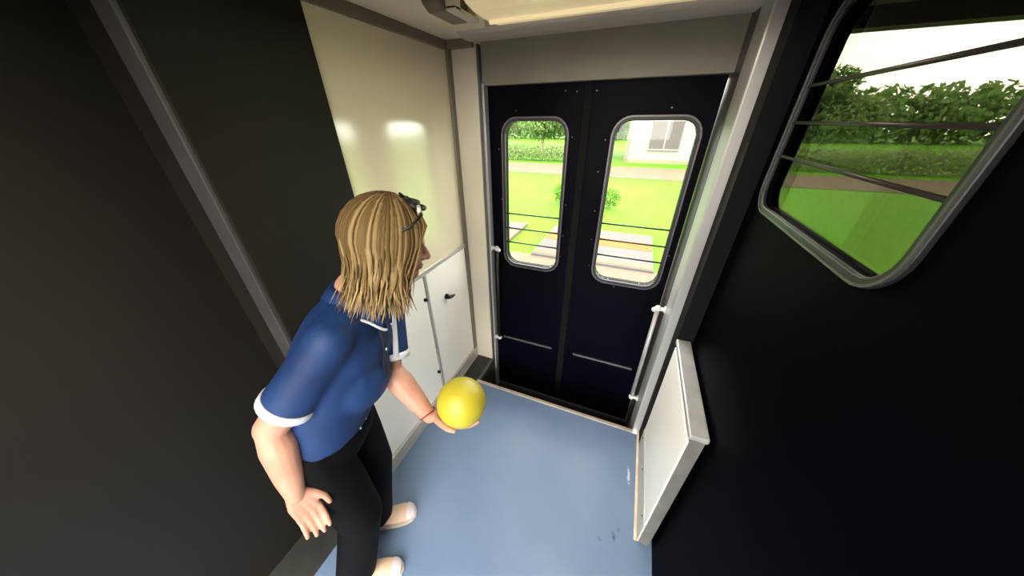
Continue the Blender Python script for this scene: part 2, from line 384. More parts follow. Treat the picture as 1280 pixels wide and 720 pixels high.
struct('trim_15', B(0.330, 0.344, 0.800, 1.440, 0.0, 0.006), M['tan'], bevel=0.003)

toX = lambda p, d: (d, p[0], p[1])
WS = (0.60, 1.24, 1.60, 2.10)
d3 = empty('door_3', (0.43, 0.9, 0.0)); d3['kind'] = 'structure'
child('door_panel', panel_with_window((-0.55, 1.345, 0.004, CEIL-0.01), WS, 0.07, 0.415, 0.450, toX), M['navyb'], d3)
f = child('window_frame', win_ring(WS, 0.07, -0.004, 0.016, 0.404, 0.416, toX), M['gasket'], d3, bevel=0.003)
child('frame_rim', win_ring(WS, 0.07, 0.010, 0.015, 0.4005, 0.4045, toX), M['jamb'], f)
child('glass_pane', win_pane(WS, 0.07, 0.430, 0.434, toX), M['smoke'], d3)
for z in (1.93, 1.84, 1.75):
    child('guard_bar', tube(bmesh.new(), [(0.41, WS[0]-0.006, z), (0.41, WS[1]+0.006, z)], 0.0045, 10), M['bar'], d3, smooth=True)
struct('wall_right_rear', B(0.415, 0.46, -1.0, -0.55, 0.0, CEIL), M['navyb'])

# handrails either side of the doors
def handrail(name_label, x, y, z0, z1, wallx, m, mb):
    t = empty('handrail', (x, y, z0), name_label, 'handrail', 'handrails beside the doors')
    child('pole', tube(bmesh.new(), [(x, y, z0-0.02), (x, y, z1+0.015)], 0.0125, 16), m, t, smooth=True)
    for z in (z0, z1):
        s = 1 if wallx > x else -1
        bm = tube(bmesh.new(), [(wallx, y, z), (wallx-s*0.006, y, z)], 0.022, 18)
        tube(bm, [(wallx-s*0.004, y, z), (x, y, z)], [0.013, 0.011], 14)
        ball(bm, (x, y, z), 0.019, seg=14, rings=8)
        if z == z1: tube(bm, [(x, y, z), (x+s*-0.020, y-0.012, z-0.004)], [0.016, 0.013], 12); ball(bm, (x-s*0.020, y-0.012, z-0.004), 0.0145, seg=12, rings=8)
        child('bracket', bm, mb, t, smooth=True)
    return t
handrail('black pole handrail with pale brackets, left of the doors', -0.832, 1.745, 0.235, 1.055, -0.866, M['blackm'], M['wgrey'])
handrail('bright metal handrail with pale brackets, on the right door jamb', 0.262, 1.60, 0.14, 0.90, 0.302, M['alu'], M['wgrey'])

# ceiling lamp
def strip_lamp(x0, x1, y, label):
    lamp = empty('ceiling_lamp', ((x0+x1)/2, y+0.16, CEIL), label, 'ceiling lamp', 'strip lamps on the ceiling')
    child('housing', B(x0+0.02, x1-0.02, y-0.02, y+0.46, CEIL-0.024, CEIL), M['clip'], lamp, bevel=0.004)
    bm = bmesh.new()
    prof = [(0.01, -0.020), (0.015, -0.042), (0.05, -0.062), (0.10, -0.070), (0.17, -0.072), (0.24, -0.070), (0.29, -0.064), (0.312, -0.056), (0.315, -0.020)]
    loft(bm, [[V((x, y+a, CEIL+z)) for a, z in prof] for x in (x0+0.10, x1-0.10)])
    child('diffuser', bm, M['diff'], lamp, bevel=0.004)
    bm = bmesh.new()
    tube(bm, [(x0+0.11, y+0.20, CEIL-0.069), (x1-0.11, y+0.20, CEIL-0.069)], 0.012, 12)
    child('diffuser_rib', bm, M['tube'], lamp, smooth=True)
    bm = bmesh.new()
    loft(bm, [[V((x, y+a, CEIL+z)) for a, z in ((0.318, -0.020), (0.318, -0.058), (0.335, -0.062), (0.40, -0.046), (0.45, -0.028), (0.46, -0.020))] for x in (x0+0.03, x1-0.03)])
    child('reflector_lip', bm, M['lip'], lamp, bevel=0.002)
    for e, i in ((x0, x0+0.062), (x1, x1-0.062)):
        bm = bmesh.new(); loft(bm, [[V((x, y+a, CEIL+z)) for a, z in ((-0.03, 0.0), (-0.03, -0.07), (0.0, -0.086), (0.135, -0.086), (0.165, -0.06), (0.165, 0.0))] for x in sorted((e, i))])
        child('end_cap', bm, M['lampcap'], lamp, bevel=0.006)
        q = sorted((i, i+(0.032 if i > e else -0.032)))
        bm = B(q[0], q[1], y, y+0.035, CEIL-0.084, CEIL-0.02); box(bm, q[0], q[1], y, y+0.15, CEIL-0.086, CEIL-0.074); box(bm, q[0], q[1], y+0.13, y+0.15, CEIL-0.084, CEIL-0.02)
        child('retaining_clip', bm, M['clip'], lamp, bevel=0.003)
    ll = bpy.data.lights.new('lamp_light', 'AREA'); ll.shape = 'RECTANGLE'; ll.size = x1-x0-0.3; ll.size_y = 0.2; ll.color = (1.0, 0.88, 0.68)
    lo = bpy.data.objects.new('lamp_light', ll); C.objects.link(lo); lo.location = ((x0+x1)/2, y+0.16, CEIL-0.088)
    return ll
strip_lamp(-0.665, 0.36, 0.975, 'long strip ceiling lamp with yellowed diffuser and brown end cap, over the doors').energy = 3.0
strip_lamp(-0.80, 0.26, -0.75, 'unseen strip lamp added behind the camera as fill light, furthest from the doors').energy = 22.0  # added out of view to brighten the interior

# rest of the vestibule and saloon behind the camera and beyond the sliding door
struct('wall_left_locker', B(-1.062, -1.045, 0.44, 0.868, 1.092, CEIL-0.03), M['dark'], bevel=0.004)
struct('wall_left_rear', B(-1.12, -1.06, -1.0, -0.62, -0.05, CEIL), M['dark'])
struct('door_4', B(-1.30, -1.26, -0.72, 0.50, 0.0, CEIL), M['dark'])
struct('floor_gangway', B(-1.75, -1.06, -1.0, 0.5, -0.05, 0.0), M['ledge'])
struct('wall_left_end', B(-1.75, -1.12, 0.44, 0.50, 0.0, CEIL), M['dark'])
struct('trim_16', B(-1.125, -1.050, 0.428, 0.446, 0.0, CEIL), M['jamb'], bevel=0.003)
struct('wall_saloon_side', panel_with_window((0.42, 3.2, -0.36, CEIL), (0.50, 3.10, 0.55, 2.15), 0.09, 1.86, 1.95, toY), M['saloon'])
o = struct('window_1', win_pane((0.50, 3.10, 0.55, 2.15), 0.09, 1.90, 1.905, toY), M['pane'])
struct('wall_saloon_end', B(3.15, 3.2, -1.0, 1.95, -0.05, CEIL), M['saloon'])
struct('floor_saloon', B(0.46, 3.2, -1.0, 1.95, -0.05, 0.0), M['saloon'])
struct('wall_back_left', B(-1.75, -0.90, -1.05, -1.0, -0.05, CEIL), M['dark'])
struct('wall_back_right', B(0.32, 3.2, -1.05, -1.0, -0.05, CEIL), M['navyb'])
struct('wall_back_header', B(-0.90, 0.32, -1.05, -1.0, 2.03, CEIL), M['header'])
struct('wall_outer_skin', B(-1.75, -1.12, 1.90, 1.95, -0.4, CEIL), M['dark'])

# ------------------------------------------------------------------ outside
G = -1.2
struct('ground', B(-60, 60, 1.96, 120, G-0.3, G), M['grass'])
struct('ground_rear', B(-60, 60, -60, -1.4, G-0.3, G), M['ballast'])
struct('path', B(-50, 50, 19.6, 24.6, G, G+0.03), M['path'])
struct('ground_ballast', B(-50, 50, 2.2, 6.6, G, G+0.04), M['ballast'])
s = empty('platform_slab', (-0.8, 7.7, G), 'low pale concrete slab with an orange band, seen through the right door window', 'platform slab')
child('slab', B(-2.15, 0.78, 6.55, 9.0, G, G+0.10), M['conc'], s, bevel=0.02)
child('painted_band', B(-2.12, 0.75, 7.72, 8.30, G+0.10, G+0.106), M['orange'], s)
child('edge_strip', B(-2.12, 0.75, 6.60, 6.80, G+0.10, G+0.106), M['path'], s)
s = empty('platform_slab', (-5, 7.4, G), 'plain beige slab on the grass, low at the left of the left door window', 'platform slab')
child('slab', B(-7.0, -3.05, 6.5, 8.9, G, G+0.10), M['ballast'], s, bevel=0.02)
child('edge_strip', B(-7.0, -3.05, 8.1, 8.6, G+0.10, G+0.106), M['conc'], s)

def leafy(bm, c, r, n, s, flat=0.8):
    for _ in range(n):
        d = V((random.gauss(0, 1), random.gauss(0, 1), random.gauss(0, 1))).normalized(); k = random.uniform(0.55, 1.05)
        p = V(c) + V((d.x*r*k, d.y*r*k, d.z*r*k*flat)); q = random.uniform(0.5, 1.0)*s
        u = V((random.gauss(0, 1), random.gauss(0, 1), random.gauss(0, 1))).normalized(); w = u.cross(d).normalized() if abs(u.dot(d)) < 0.99 else V((0, 0, 1))
        a = p-u*q; b = p+w*q*0.5; e = p+u*q; g = p-w*q*0.5
        bm.faces.new([bm.verts.new(x) for x in (a, b, e, g)])
def tree(x, y, h, r, m, label):
    t = empty('tree', (x, y, G), label, 'tree', 'trees beyond the path')
    bm = bmesh.new(); top = G+h*0.55
    tube(bm, [(x, y, G), (x+0.05, y, G+h*0.25), (x-0.04, y, top)], [0.17, 0.13, 0.08], 10)
    for k in range(5):
        a = k*1.26; tube(bm, [(x, y, G+h*(0.25+0.05*k)), (x+math.cos(a)*r*0.5, y+math.sin(a)*r*0.5, G+h*(0.5+0.06*k))], [0.07, 0.03], 7)
    child('trunk', bm, M['bark'], t)
    bm = bmesh.new()
    for k in range(7):
        a = k*0.9; rr_ = r*random.uniform(0.45, 0.6)
        leafy(bm, (x+math.cos(a)*r*0.5, y+math.sin(a)*r*0.5, G+h*(0.42+0.09*(k % 5))), rr_*1.2, 900, 0.24)
    child('foliage', bm, M[m], t)
    return t
tree(-21.0, 32, 6.0, 2.6, 'tree', 'dark green tree, furthest left in the left door window')
tree(-15.4, 33, 6.6, 2.7, 'tree2', 'light green tree, second from the left beyond the path')
tree(-9.6, 32, 6.4, 2.7, 'tree', 'mid green tree in the middle of the left door window')
tree(-4.3, 33, 6.0, 2.4, 'tree2', 'yellowish green tree left of the white house')
tree(13.2, 33, 6.5, 2.6, 'tree', 'green tree right of the white house')
def hedge(x0, x1, y, label, r=0.95, m='tree2', st=0.55, q=0.12):
    bm = bmesh.new()
    for k in range(int((x1-x0)/st)): leafy(bm, (x0+st*k, y+random.uniform(-0.2, 0.2), G+r*0.79), r, 330, q, 0.85)
    o = link('hedge', bm, M[m]); tag(o, label, 'hedge'); return o
hedge(-22, -3.2, 26.6, 'long light green hedge along the far side of the pink path')
hedge(9.5, 19, 26.8, 'long light green hedge right of the white house along the pink path')
hedge(-75, 44, 62, 'tall dark tree belt closing the view behind the garden trees', 4.2, 'tree', 2.2, 0.7)
for x, y, s, lab in ((-2.75, 12.2, 0.30, 'small dull green bush on the lawn at the right of the left door window'), (-0.75, 12.0, 0.32, 'small dull green bush on the lawn at the left of the right door window')):
    bm = bmesh.new(); leafy(bm, (x, y, G+0.42), s*1.15, 420, 0.07, 1.15)
    o = empty('bush', (x, y, G), lab, 'bush', 'bushes on the lawn'); child('foliage', bm, M['bush'], o)
    child('stem', tube(bmesh.new(), [(x, y, G), (x, y, G+0.4)], [0.03, 0.02], 8), M['bark'], o)
h = empty('house', (3.4, 30, G), 'white house with a brown shuttered window, across the lawn in the right door window', 'house')
child('wall', B(-1.15, 8.2, 27.5, 33.5, G, 3.3), M['house'], h)
child('plinth', B(-1.19, 8.24, 27.46, 33.54, G, G+0.28), M['plinth'], h)
bm = bmesh.new(); loft(bm, [[V((x, y, z)) for y, z in ((26.9, 3.15), (30.5, 5.3), (34.1, 3.15), (34.1, 3.3), (30.5, 5.5), (26.9, 3.3))] for x in (-1.7, 8.8)])
child('roof', bm, M['roof'], h)
child('gutter', tube(bmesh.new(), [(-1.7, 26.85, 3.12), (8.8, 26.85, 3.12)], 0.08, 10), M['rim'], h)
for x in (0.55, 4.6):
    w = child('window', B(x, x+2.1, 27.40, 27.52, -0.12, 1.75), M['shutter'], h, bevel=0.02)
    bm = B(x-0.08, x+2.18, 27.38, 27.46, 1.75, 1.85); box(bm, x-0.08, x+2.18, 27.36, 27.48, -0.22, -0.12); box(bm, x+1.0, x+1.1, 27.37, 27.42, -0.12, 1.75)
    child('surround', bm, M['house'], w)
child('downpipe', tube(bmesh.new(), [(-1.0, 27.42, G), (-1.0, 27.42, 3.1)], 0.06, 10), M['plinth'], h)

# ------------------------------------------------------------------ person
Fb = V((0.94, 0.34, 0)).normalized(); Rb = V((Fb.y, -Fb.x, 0))      # body: forward, her right
UP = V((0, 0, 1))
pel = V((-0.885, 0.355, 0.92)); wst = V((-0.855, 0.405, 1.06)); chs = V((-0.800, 0.492, 1.23)); nkb = V((-0.762, 0.536, 1.368))
hd = V((-0.612, 0.583, 1.550))
Fh = V((0.62, 0.76, -0.24)).normalized(); Rh = Fh.cross(UP).normalized(); Uh = Rh.cross(Fh).normalized()
HP = lambda r, f, u: hd + Rh*r + Fh*f + Uh*u
shL = V((-0.805, 0.688, 1.300)); elL = V((-0.747, 0.563, 1.022)); wrL = V((-0.590, 0.556, 0.826))
shR = V((-0.722, 0.385, 1.312)); elR = V((-0.845, 0.215, 1.085)); wrR = V((-0.800, 0.160, 0.850))
BALL = V((-0.478, 0.626, 0.883)); BR = 0.0965
hipL = pel - Rb*0.095 + V((0, 0, -0.03)); hipR = pel + Rb*0.095 + V((0, 0, -0.03))
knL = V((-0.885, 0.447, 0.49)); knR = V((-0.775, 0.268, 0.49)); anL = V((-0.935, 0.365, 0.085)); anR = V((-0.855, 0.170, 0.085))
dL = V((0.80, 0.60, 0)).normalized(); dR = V((0.86, 0.50, 0)).normalized()

bm = bmesh.new()
ax = (Rh, Fh, Uh)
ball(bm, HP(0, -0.012, 0.030), (0.074, 0.092, 0.088), ax)                 # skull
ball(bm, HP(0, 0.022, -0.028), (0.060, 0.066, 0.080), ax)                 # face
ball(bm, HP(0, 0.050, -0.085), (0.036, 0.034, 0.028), ax)                 # jaw, chin
ball(bm, HP(0, 0.070, -0.092), (0.018, 0.016, 0.015), ax)
ball(bm, HP(0, 0.075, 0.018), (0.050, 0.016, 0.016), ax)                  # brow
limb(bm, [HP(0, 0.080, 0.008), HP(0, 0.096, -0.015), HP(0, 0.106, -0.034)], [0.008, 0.010, 0.012], 12)   # nose
for s in (-1, 1): ball(bm, HP(s*0.012, 0.092, -0.037), 0.008, seg=10, rings=8)
ball(bm, HP(0, 0.084, -0.058), (0.022, 0.010, 0.006), ax, 12, 8)          # lips
ball(bm, HP(0, 0.082, -0.068), (0.019, 0.010, 0.007), ax, 12, 8)
for s in (-1, 1):
    ball(bm, HP(s*0.036, 0.058, -0.032), (0.022, 0.020, 0.024), ax, 14, 10)       # cheeks
    ball(bm, HP(s*0.031, 0.070, 0.010), (0.016, 0.0125, 0.0065), ax, 14, 8)      # eyelids
    ball(bm, HP(s*0.031, 0.069, -0.011), (0.015, 0.011, 0.0055), ax, 14, 8)
    ball(bm, HP(s*0.076, -0.010, -0.010), (0.008, 0.018, 0.030), ax, 12, 10)      # ears
limb(bm, [HP(0, -0.012, -0.03), nkb+V((0, 0, 0.03)), nkb-V((0.01, 0.01, 0.05))], [0.052, 0.053, 0.065])
limb(bm, [shL*0.93+nkb*0.07, nkb-V((0, 0, 0.02)), shR*0.93+nkb*0.07], [0.050, 0.062, 0.050])
for c, a, b in ((chs, 0.145, 0.092), (wst, 0.125, 0.085), (pel, 0.145, 0.10)): ball(bm, c, (a, b, 0.13), (Rb, Fb, UP))
limb(bm, [chs, wst, pel], [0.10, 0.09, 0.10])
for a, b, c in ((shL, elL, wrL), (shR, elR, wrR)):
    limb(bm, [a, a.lerp(b, 0.45), b, b.lerp(c, 0.28), b.lerp(c, 0.7), c], [0.054, 0.052, 0.046, 0.049, 0.039, 0.027])
for h_, k, a in ((hipL, knL, anL), (hipR, knR, anR)):
    limb(bm, [h_, h_.lerp(k, 0.5), k, k.lerp(a, 0.35), a], [0.085, 0.072, 0.052, 0.050, 0.034])
for a, d in ((anL, dL), (anR, dR)):
    limb(bm, [a-d*0.02-UP*0.045, a+d*0.08-UP*0.045, a+d*0.15-UP*0.055], [0.030, 0.030, 0.022])

# left hand: palm up under the ball, fingers wrapped round its underside
def surf(th, ph, lift):
    """point near the ball: th from its south pole, ph azimuth"""
    d = V((math.sin(th)*math.cos(ph), math.sin(th)*math.sin(ph), -math.cos(th))); return BALL + d*(BR+lift)
toW = V((wrL.x-BALL.x, wrL.y-BALL.y, 0)).normalized(); az = math.atan2(toW.y, toW.x)
def great(t, off, lift):
    """along the hand: t = angle from wrist side (positive) through the south pole to the far side (negative); off = sideways angle"""
    a = V((toW.x*math.sin(t), toW.y*math.sin(t), -math.cos(t))); side = V((-toW.y, toW.x, 0))
    d = (a*math.cos(off) + side*math.sin(off)).normalized()
    return BALL + d*(BR+lift)
R_ = math.radians
palm = [(R_(62), o) for o in (-10, 0, 10)]
for o, r in ((-17, 0.014), (-6, 0.016), (6, 0.016), (17, 0.015)):
    limb(bm, [wrL.lerp(great(R_(60), 0, 0.014), 0.35), great(R_(52), R_(o*0.8), 0.0165), great(R_(30), R_(o), 0.0165), great(R_(8), R_(o*1.15), 0.0125)], [0.018, r, r, 0.011], 10)
limb(bm, [wrL, great(R_(58), 0, 0.021), great(R_(30), 0, 0.017)], [0.025, 0.021, 0.015], 12)
for o, L, r in ((-24, 38, 0.0075), (-8.5, 50, 0.0085), (8, 54, 0.0088), (24, 47, 0.0083)):
    limb(bm, [great(R_(8), R_(o*0.95), 0.010), great(R_(8-L*0.42), R_(o*1.08), 0.0095), great(R_(8-L*0.74), R_(o*1.12), 0.009), great(R_(8-L), R_(o*1.12), 0.0085)], [r*1.15, r*1.05, r, r*0.85], 10)
limb(bm, [wrL.lerp(great(R_(60), 0, 0.014), 0.4), great(R_(58), R_(24), 0.013), great(R_(48), R_(42), 0.011), great(R_(34), R_(54), 0.010)], [0.017, 0.015, 0.0115, 0.009], 10)   # thumb, on the far side

# right hand: hangs relaxed beside the hip
hdir = (wrR-elR).normalized()*0.35+V((0.10, 0.06, -0.95)); hdir.normalize(); across = V((0.45, 0.85, 0.05)).normalized(); inn = hdir.cross(across).normalized()
pc = wrR + hdir*0.045
for o in (-0.028, -0.010, 0.010, 0.028):
    limb(bm, [wrR+across*o*0.4, wrR+hdir*0.05+across*o*0.9, wrR+hdir*0.088+across*o], [0.017, 0.015, 0.012], 10)
for o, L in ((-0.030, 0.074), (-0.010, 0.092), (0.011, 0.097), (0.031, 0.086)):
    b0 = wrR+hdir*0.088+across*o
    limb(bm, [b0, b0+hdir*L*0.45+inn*0.006, b0+hdir*L*0.75+inn*0.020, b0+hdir*L*0.92+inn*0.036], [0.0098, 0.009, 0.0084, 0.0072], 10)
limb(bm, [wrR+across*0.012, wrR+hdir*0.035+across*0.040, wrR+hdir*0.068+across*0.056+inn*0.010, wrR+hdir*0.095+across*0.060+inn*0.018], [0.015, 0.014, 0.0105, 0.0085], 10)
bm = remesh(bm, 0.0042, 3, 0.5)
person = link('person', bm, M['skin'], None, True)
tag(person, 'person with blond bob in blue polo shirt and black trousers, holding out a yellow ball', 'person')
P = person
def pc_(name, bm, m, smooth=True, parent=None): return link(name, bm, m, parent or P, smooth)
for s in (-1, 1):
    e = pc_('eye', ball(bmesh.new(), HP(s*0.031, 0.0675, -0.001), 0.0120, seg=16, rings=10), M['sclera'])
    pc_('iris', ball(bmesh.new(), HP(s*0.031, 0.0768, -0.002), (0.0058, 0.0035, 0.0058), ax, 12, 8), M['iris'], parent=e)
pc_('lips', ball(ball(bmesh.new(), HP(0, 0.0855, -0.0585), (0.021, 0.010, 0.0048), ax, 14, 8), HP(0, 0.0840, -0.0675), (0.018, 0.010, 0.0055), ax, 14, 8), M['lips'])

# polo shirt
bm = bmesh.new()
hem = V((-0.880, 0.370, 0.925))
def ringat(c, a, b, tilt): 
    t = tilt.normalized(); w = (Fb - t*Fb.dot(t)).normalized(); u = w.cross(t).normalized()
    return oval(c, u, w, a, b)
spine = V((0.25, 0.20, 1.0))
secs = [(hem, 0.184, 0.140, V((0.10, 0.06, 1))), (V((-0.870, 0.390, 0.995)), 0.178, 0.142, V((0.12, 0.10, 1))), (V((-0.850, 0.415, 1.075)), 0.168, 0.138, V((0.2, 0.25, 1))), (V((-0.825, 0.455, 1.160)), 0.170, 0.130, V((0.25, 0.35, 1))),
        (V((-0.798, 0.492, 1.245)), 0.172, 0.118, V((0.30, 0.35, 1))), (V((-0.780, 0.515, 1.312)), 0.155, 0.095, V((0.32, 0.35, 1))), (V((-0.768, 0.530, 1.360)), 0.092, 0.072, V((0.35, 0.3, 1))), (V((-0.760, 0.538, 1.378)), 0.066, 0.060, V((0.35, 0.3, 1)))]
loft(bm, [ringat(c, a, b, t) for c, a, b, t in secs])
limb(bm, [shL*0.9+nkb*0.1, nkb-V((0.012, 0.01, 0.035)), shR*0.9+nkb*0.1], [0.064, 0.07, 0.064])
sl0 = shL.lerp(nkb, 0.12)
slE = shL.lerp(elL, 0.80); srE = shR.lerp(elR, 0.72)
tube(bm, [sl0, shL, shL.lerp(elL, 0.4), slE], [0.066, 0.068, 0.068, 0.074], 24); ball(bm, shL, 0.068); 
tube(bm, [shR.lerp(nkb, 0.12), shR, shR.lerp(elR, 0.4), srE], [0.066, 0.068, 0.068, 0.072], 24); ball(bm, shR, 0.068)
ball(bm, V((-0.840, 0.430, 1.09)) + Fb*0.055, (0.135, 0.125, 0.13), (Rb, Fb, UP))     # belly
ball(bm, V((-0.800, 0.485, 1.20)) + Fb*0.050, (0.145, 0.078, 0.10), (Rb, Fb, UP))
bm = remesh(bm, 0.007, 16, 0.5)
rnd = random.Random(3)
shirt = pc_('polo_shirt', bm, M['shirt'])
# sleeve hems, collar, placket, buttons
def cuff(a, b, r, name='sleeve_trim', m='piping', L=0.012, o=0.003):
    d = (b-a).normalized(); bm = bmesh.new(); u, w = frame_of(d)
    n = 28; R = []
    for k, (off, rad) in enumerate(((-L, r+o), (L, r+o), (L, r-0.012), (-L, r-0.012))):
        R.append([bm.verts.new(b + d*off + (u*math.cos(2*PI*i/n)+w*math.sin(2*PI*i/n))*rad) for i in range(n)])
    for k in range(4):
        for i in range(n): bm.faces.new((R[k][i], R[k][(i+1) % n], R[(k+1) % 4][(i+1) % n], R[(k+1) % 4][i]))
    return pc_(name, bm, M[m], True, shirt)
cuff(shL, slE, 0.0735); cuff(shR, srE, 0.0715)
# light side stripe down the left sleeve
dS = (slE-shL).normalized(); uS = (V((-0.02, -0.25, 0)) + V((0.9, -0.2, 0.0))); uS = (uS-dS*uS.dot(dS)).normalized(); wS = dS.cross(uS)
bm = bmesh.new(); R = []
for k in range(7):
    c = shL.lerp(slE, 0.25+0.75*k/6); rad = 0.069+0.007*k/6
    R.append([bm.verts.new(c + (uS*math.cos(t)+wS*math.sin(t))*rad) for t in (-0.13, -0.045, 0.045, 0.13)])
for a, b in zip(R, R[1:]):
    for i in range(3): bm.faces.new((a[i], a[i+1], b[i+1], b[i]))
o = pc_('sleeve_stripe', bm, M['piping'], True, shirt); sm = o.modifiers.new('solid', 'SOLIDIFY'); sm.thickness = 0.004; sm.offset = 0
# collar: folded band round the neck with two points in front
tN = V((0.3, 0.3, 1)).normalized(); wN = (Fb-tN*Fb.dot(tN)).normalized(); uN = wN.cross(tN).normalized()
bm = bmesh.new(); R = []; n = 40; cN = V((-0.760, 0.538, 1.366))
for i in range(n+1):
    t = PI/2 + 0.16 + (2*PI-0.32)*i/n; front = max(0, math.sin(t))**6
    p = uN*math.cos(t)+wN*math.sin(t)
    R.append([bm.verts.new(cN + p*rad*1.0 + tN*hh) for rad, hh in ((0.064, -0.005), (0.066, 0.028), (0.078, 0.022), (0.094+0.030*front, -0.022-0.050*front))])
for a, b in zip(R, R[1:]):
    for i in range(3): bm.faces.new((a[i], a[i+1], b[i+1], b[i]))
col = pc_('collar', bm, M['shirt'], True, shirt); sm = col.modifiers.new('solid', 'SOLIDIFY'); sm.thickness = 0.005; sm.offset = 0
bm = bmesh.new(); tube(bm, [cN + (uN*math.cos(t)+wN*math.sin(t))*(0.096+0.030*max(0, math.sin(t))**6) + tN*(-0.024-0.050*max(0, math.sin(t))**6) for t in (PI/2+0.16+1.0*i/14 for i in range(15))], 0.0045, 8); tube(bm, [cN + (uN*math.cos(t)+wN*math.sin(t))*(0.096+0.030*max(0, math.sin(t))**6) + tN*(-0.024-0.050*max(0, math.sin(t))**6) for t in (PI/2-0.16-1.0*i/14 for i in range(15))], 0.0045, 8)
pc_('collar_piping', bm, M['piping'], True, col)
from mathutils.bvhtree import BVHTree
_b = bmesh.new(); _b.from_mesh(shirt.data); bvh = BVHTree.FromBMesh(_b)
def on_shirt(p, d):
    h_ = bvh.ray_cast(V(p), V(d)); return h_[0] if h_[0] is not None else V(p)
bm = bmesh.new(); R = []
for k in range(9):
    c = cN.lerp(V((-0.835, 0.44, 1.12)), k/8) - tN*0.03
    R.append([bm.verts.new(on_shirt(c + Fb*0.5 + Rb*o_, -Fb) + Fb*0.002) for o_ in (-0.014, 0, 0.014)])
for a, b in zip(R, R[1:]):
    for i in range(2): bm.faces.new((a[i], a[i+1], b[i+1], b[i]))
pl = pc_('placket', bm, M['placket'], True, shirt); sm = pl.modifiers.new('solid', 'SOLIDIFY'); sm.thickness = 0.004; sm.offset = 0
for k in (0.30, 0.62):
    c = on_shirt(cN.lerp(V((-0.835, 0.44, 1.12)), k) - tN*0.03 + Fb*0.5, -Fb)
    pc_('button', tube(bmesh.new(), [c, c+Fb*0.006], [0.006, 0.005], 12), M['piping'], False, pl)
_b.free()

# trousers
bm = bmesh.new()
loft(bm, [oval(c, Rb, Fb, a, b) for c, a, b in ((pel+V((0.012, 0.014, 0.055)), 0.155, 0.118), (pel, 0.170, 0.128), (pel-V((0, 0, 0.07)), 0.176, 0.132), (pel-V((0, 0, 0.13)), 0.165, 0.115))])
for h_, k, a in ((hipL, knL, anL), (hipR, knR, anR)):
    e = a + V((0.012, 0.008, 0.020))
    tube(bm, [h_, h_.lerp(k, 0.5), k, k.lerp(e, 0.5), e], [0.100, 0.094, 0.082, 0.080, 0.082], 22)
    ball(bm, h_, 0.100); ball(bm, k, 0.081)
bm = remesh(bm, 0.008, 4, 0.5)
tr = pc_('trousers', bm, M['trouser'])
for s, (h_, k) in ((-1, (hipL, knL)), (1, (hipR, knR))):
    q = pel + Fb*0.127 - Rb*s*0.020 + UP*0.00
    pc_('drawstring', tube(bmesh.new(), [q+UP*0.03, q+Fb*0.012, q-UP*0.022+Fb*0.010], 0.0035, 8), M['piping'], True, tr)

# shoes
def shoe(a, d, label):
    c = V((a.x, a.y, 0)); r = V((d.y, -d.x, 0))
    secs = [(-0.062, 0.020, 0.030), (-0.055, 0.032, 0.055), (-0.02, 0.036, 0.072), (0.03, 0.038, 0.074), (0.07, 0.042, 0.062), (0.11, 0.046, 0.052), (0.15, 0.046, 0.045), (0.18, 0.038, 0.037), (0.198, 0.020, 0.026)]
    bm = bmesh.new(); rings = []
    for x, w, h_ in secs:
        ring = []
        for k in range(18):
            t = 2*PI*k/18; y, z = math.cos(t)*w, math.sin(t)
            zz = 0.018 + (z+1)/2*(h_-0.006) if True else 0
            ring.append(c + d*x + r*y*(1.0 if z < 0.2 else 1.0-0.28*(z-0.2)) + UP*zz)
        rings.append(ring)
    loft(bm, rings)
    s = pc_('shoe', bm, M['shoe']); sub = s.modifiers.new('sub', 'SUBSURF'); sub.levels = 1; sub.render_levels = 2
    bm = bmesh.new()
    out = [(x, w+0.004) for x, w, _ in secs]
    L = [c + d*x + r*w for x, w in out] + [c + d*0.206] + [c + d*x - r*w for x, w in reversed(out)] + [c - d*0.070]
    a_ = [bm.verts.new(p+UP*0.001) for p in L]; b_ = [bm.verts.new(p+UP*0.022) for p in L]
    bm.faces.new(a_); bm.faces.new(b_)
    for k in range(len(L)): bm.faces.new((a_[k], a_[(k+1) % len(L)], b_[(k+1) % len(L)], b_[k]))
    o = link('sole', bm, M['sole'], s, False, 0.004)
    bm = bmesh.new(); rings = []
    for x, w, h_ in ((0.152, 0.0475, 0.0462), (0.168, 0.0435, 0.042), (0.184, 0.0375, 0.0375), (0.2005, 0.021, 0.027)):
        rings.append([c + d*x + r*(math.cos(t)*w*(1.0 if math.sin(t) < 0.2 else 1.0-0.28*(math.sin(t)-0.2))) + UP*(0.020 + (math.sin(t)+1)/2*(h_-0.006)) for t in (2*PI*k/18 for k in range(18))])
    loft(bm, rings); o = pc_('toe_cap', bm, M['cap'], True, s); sub = o.modifiers.new('sub', 'SUBSURF'); sub.levels = 1; sub.render_levels = 2
    return s
shoe(anL, dL, ''); shoe(anR, dR, '')

# bracelet
bm = bmesh.new(); d = (wrL-elL).normalized(); c = elL.lerp(wrL, 0.93); u, w = frame_of(d)
tube(bm, [c + (u*math.cos(t)+w*math.sin(t))*0.0325 + d*0.004*math.sin(2*t) for t in (2*PI*k/28 for k in range(29))], 0.0026, 8)
pc_('bracelet', bm, M['red'])

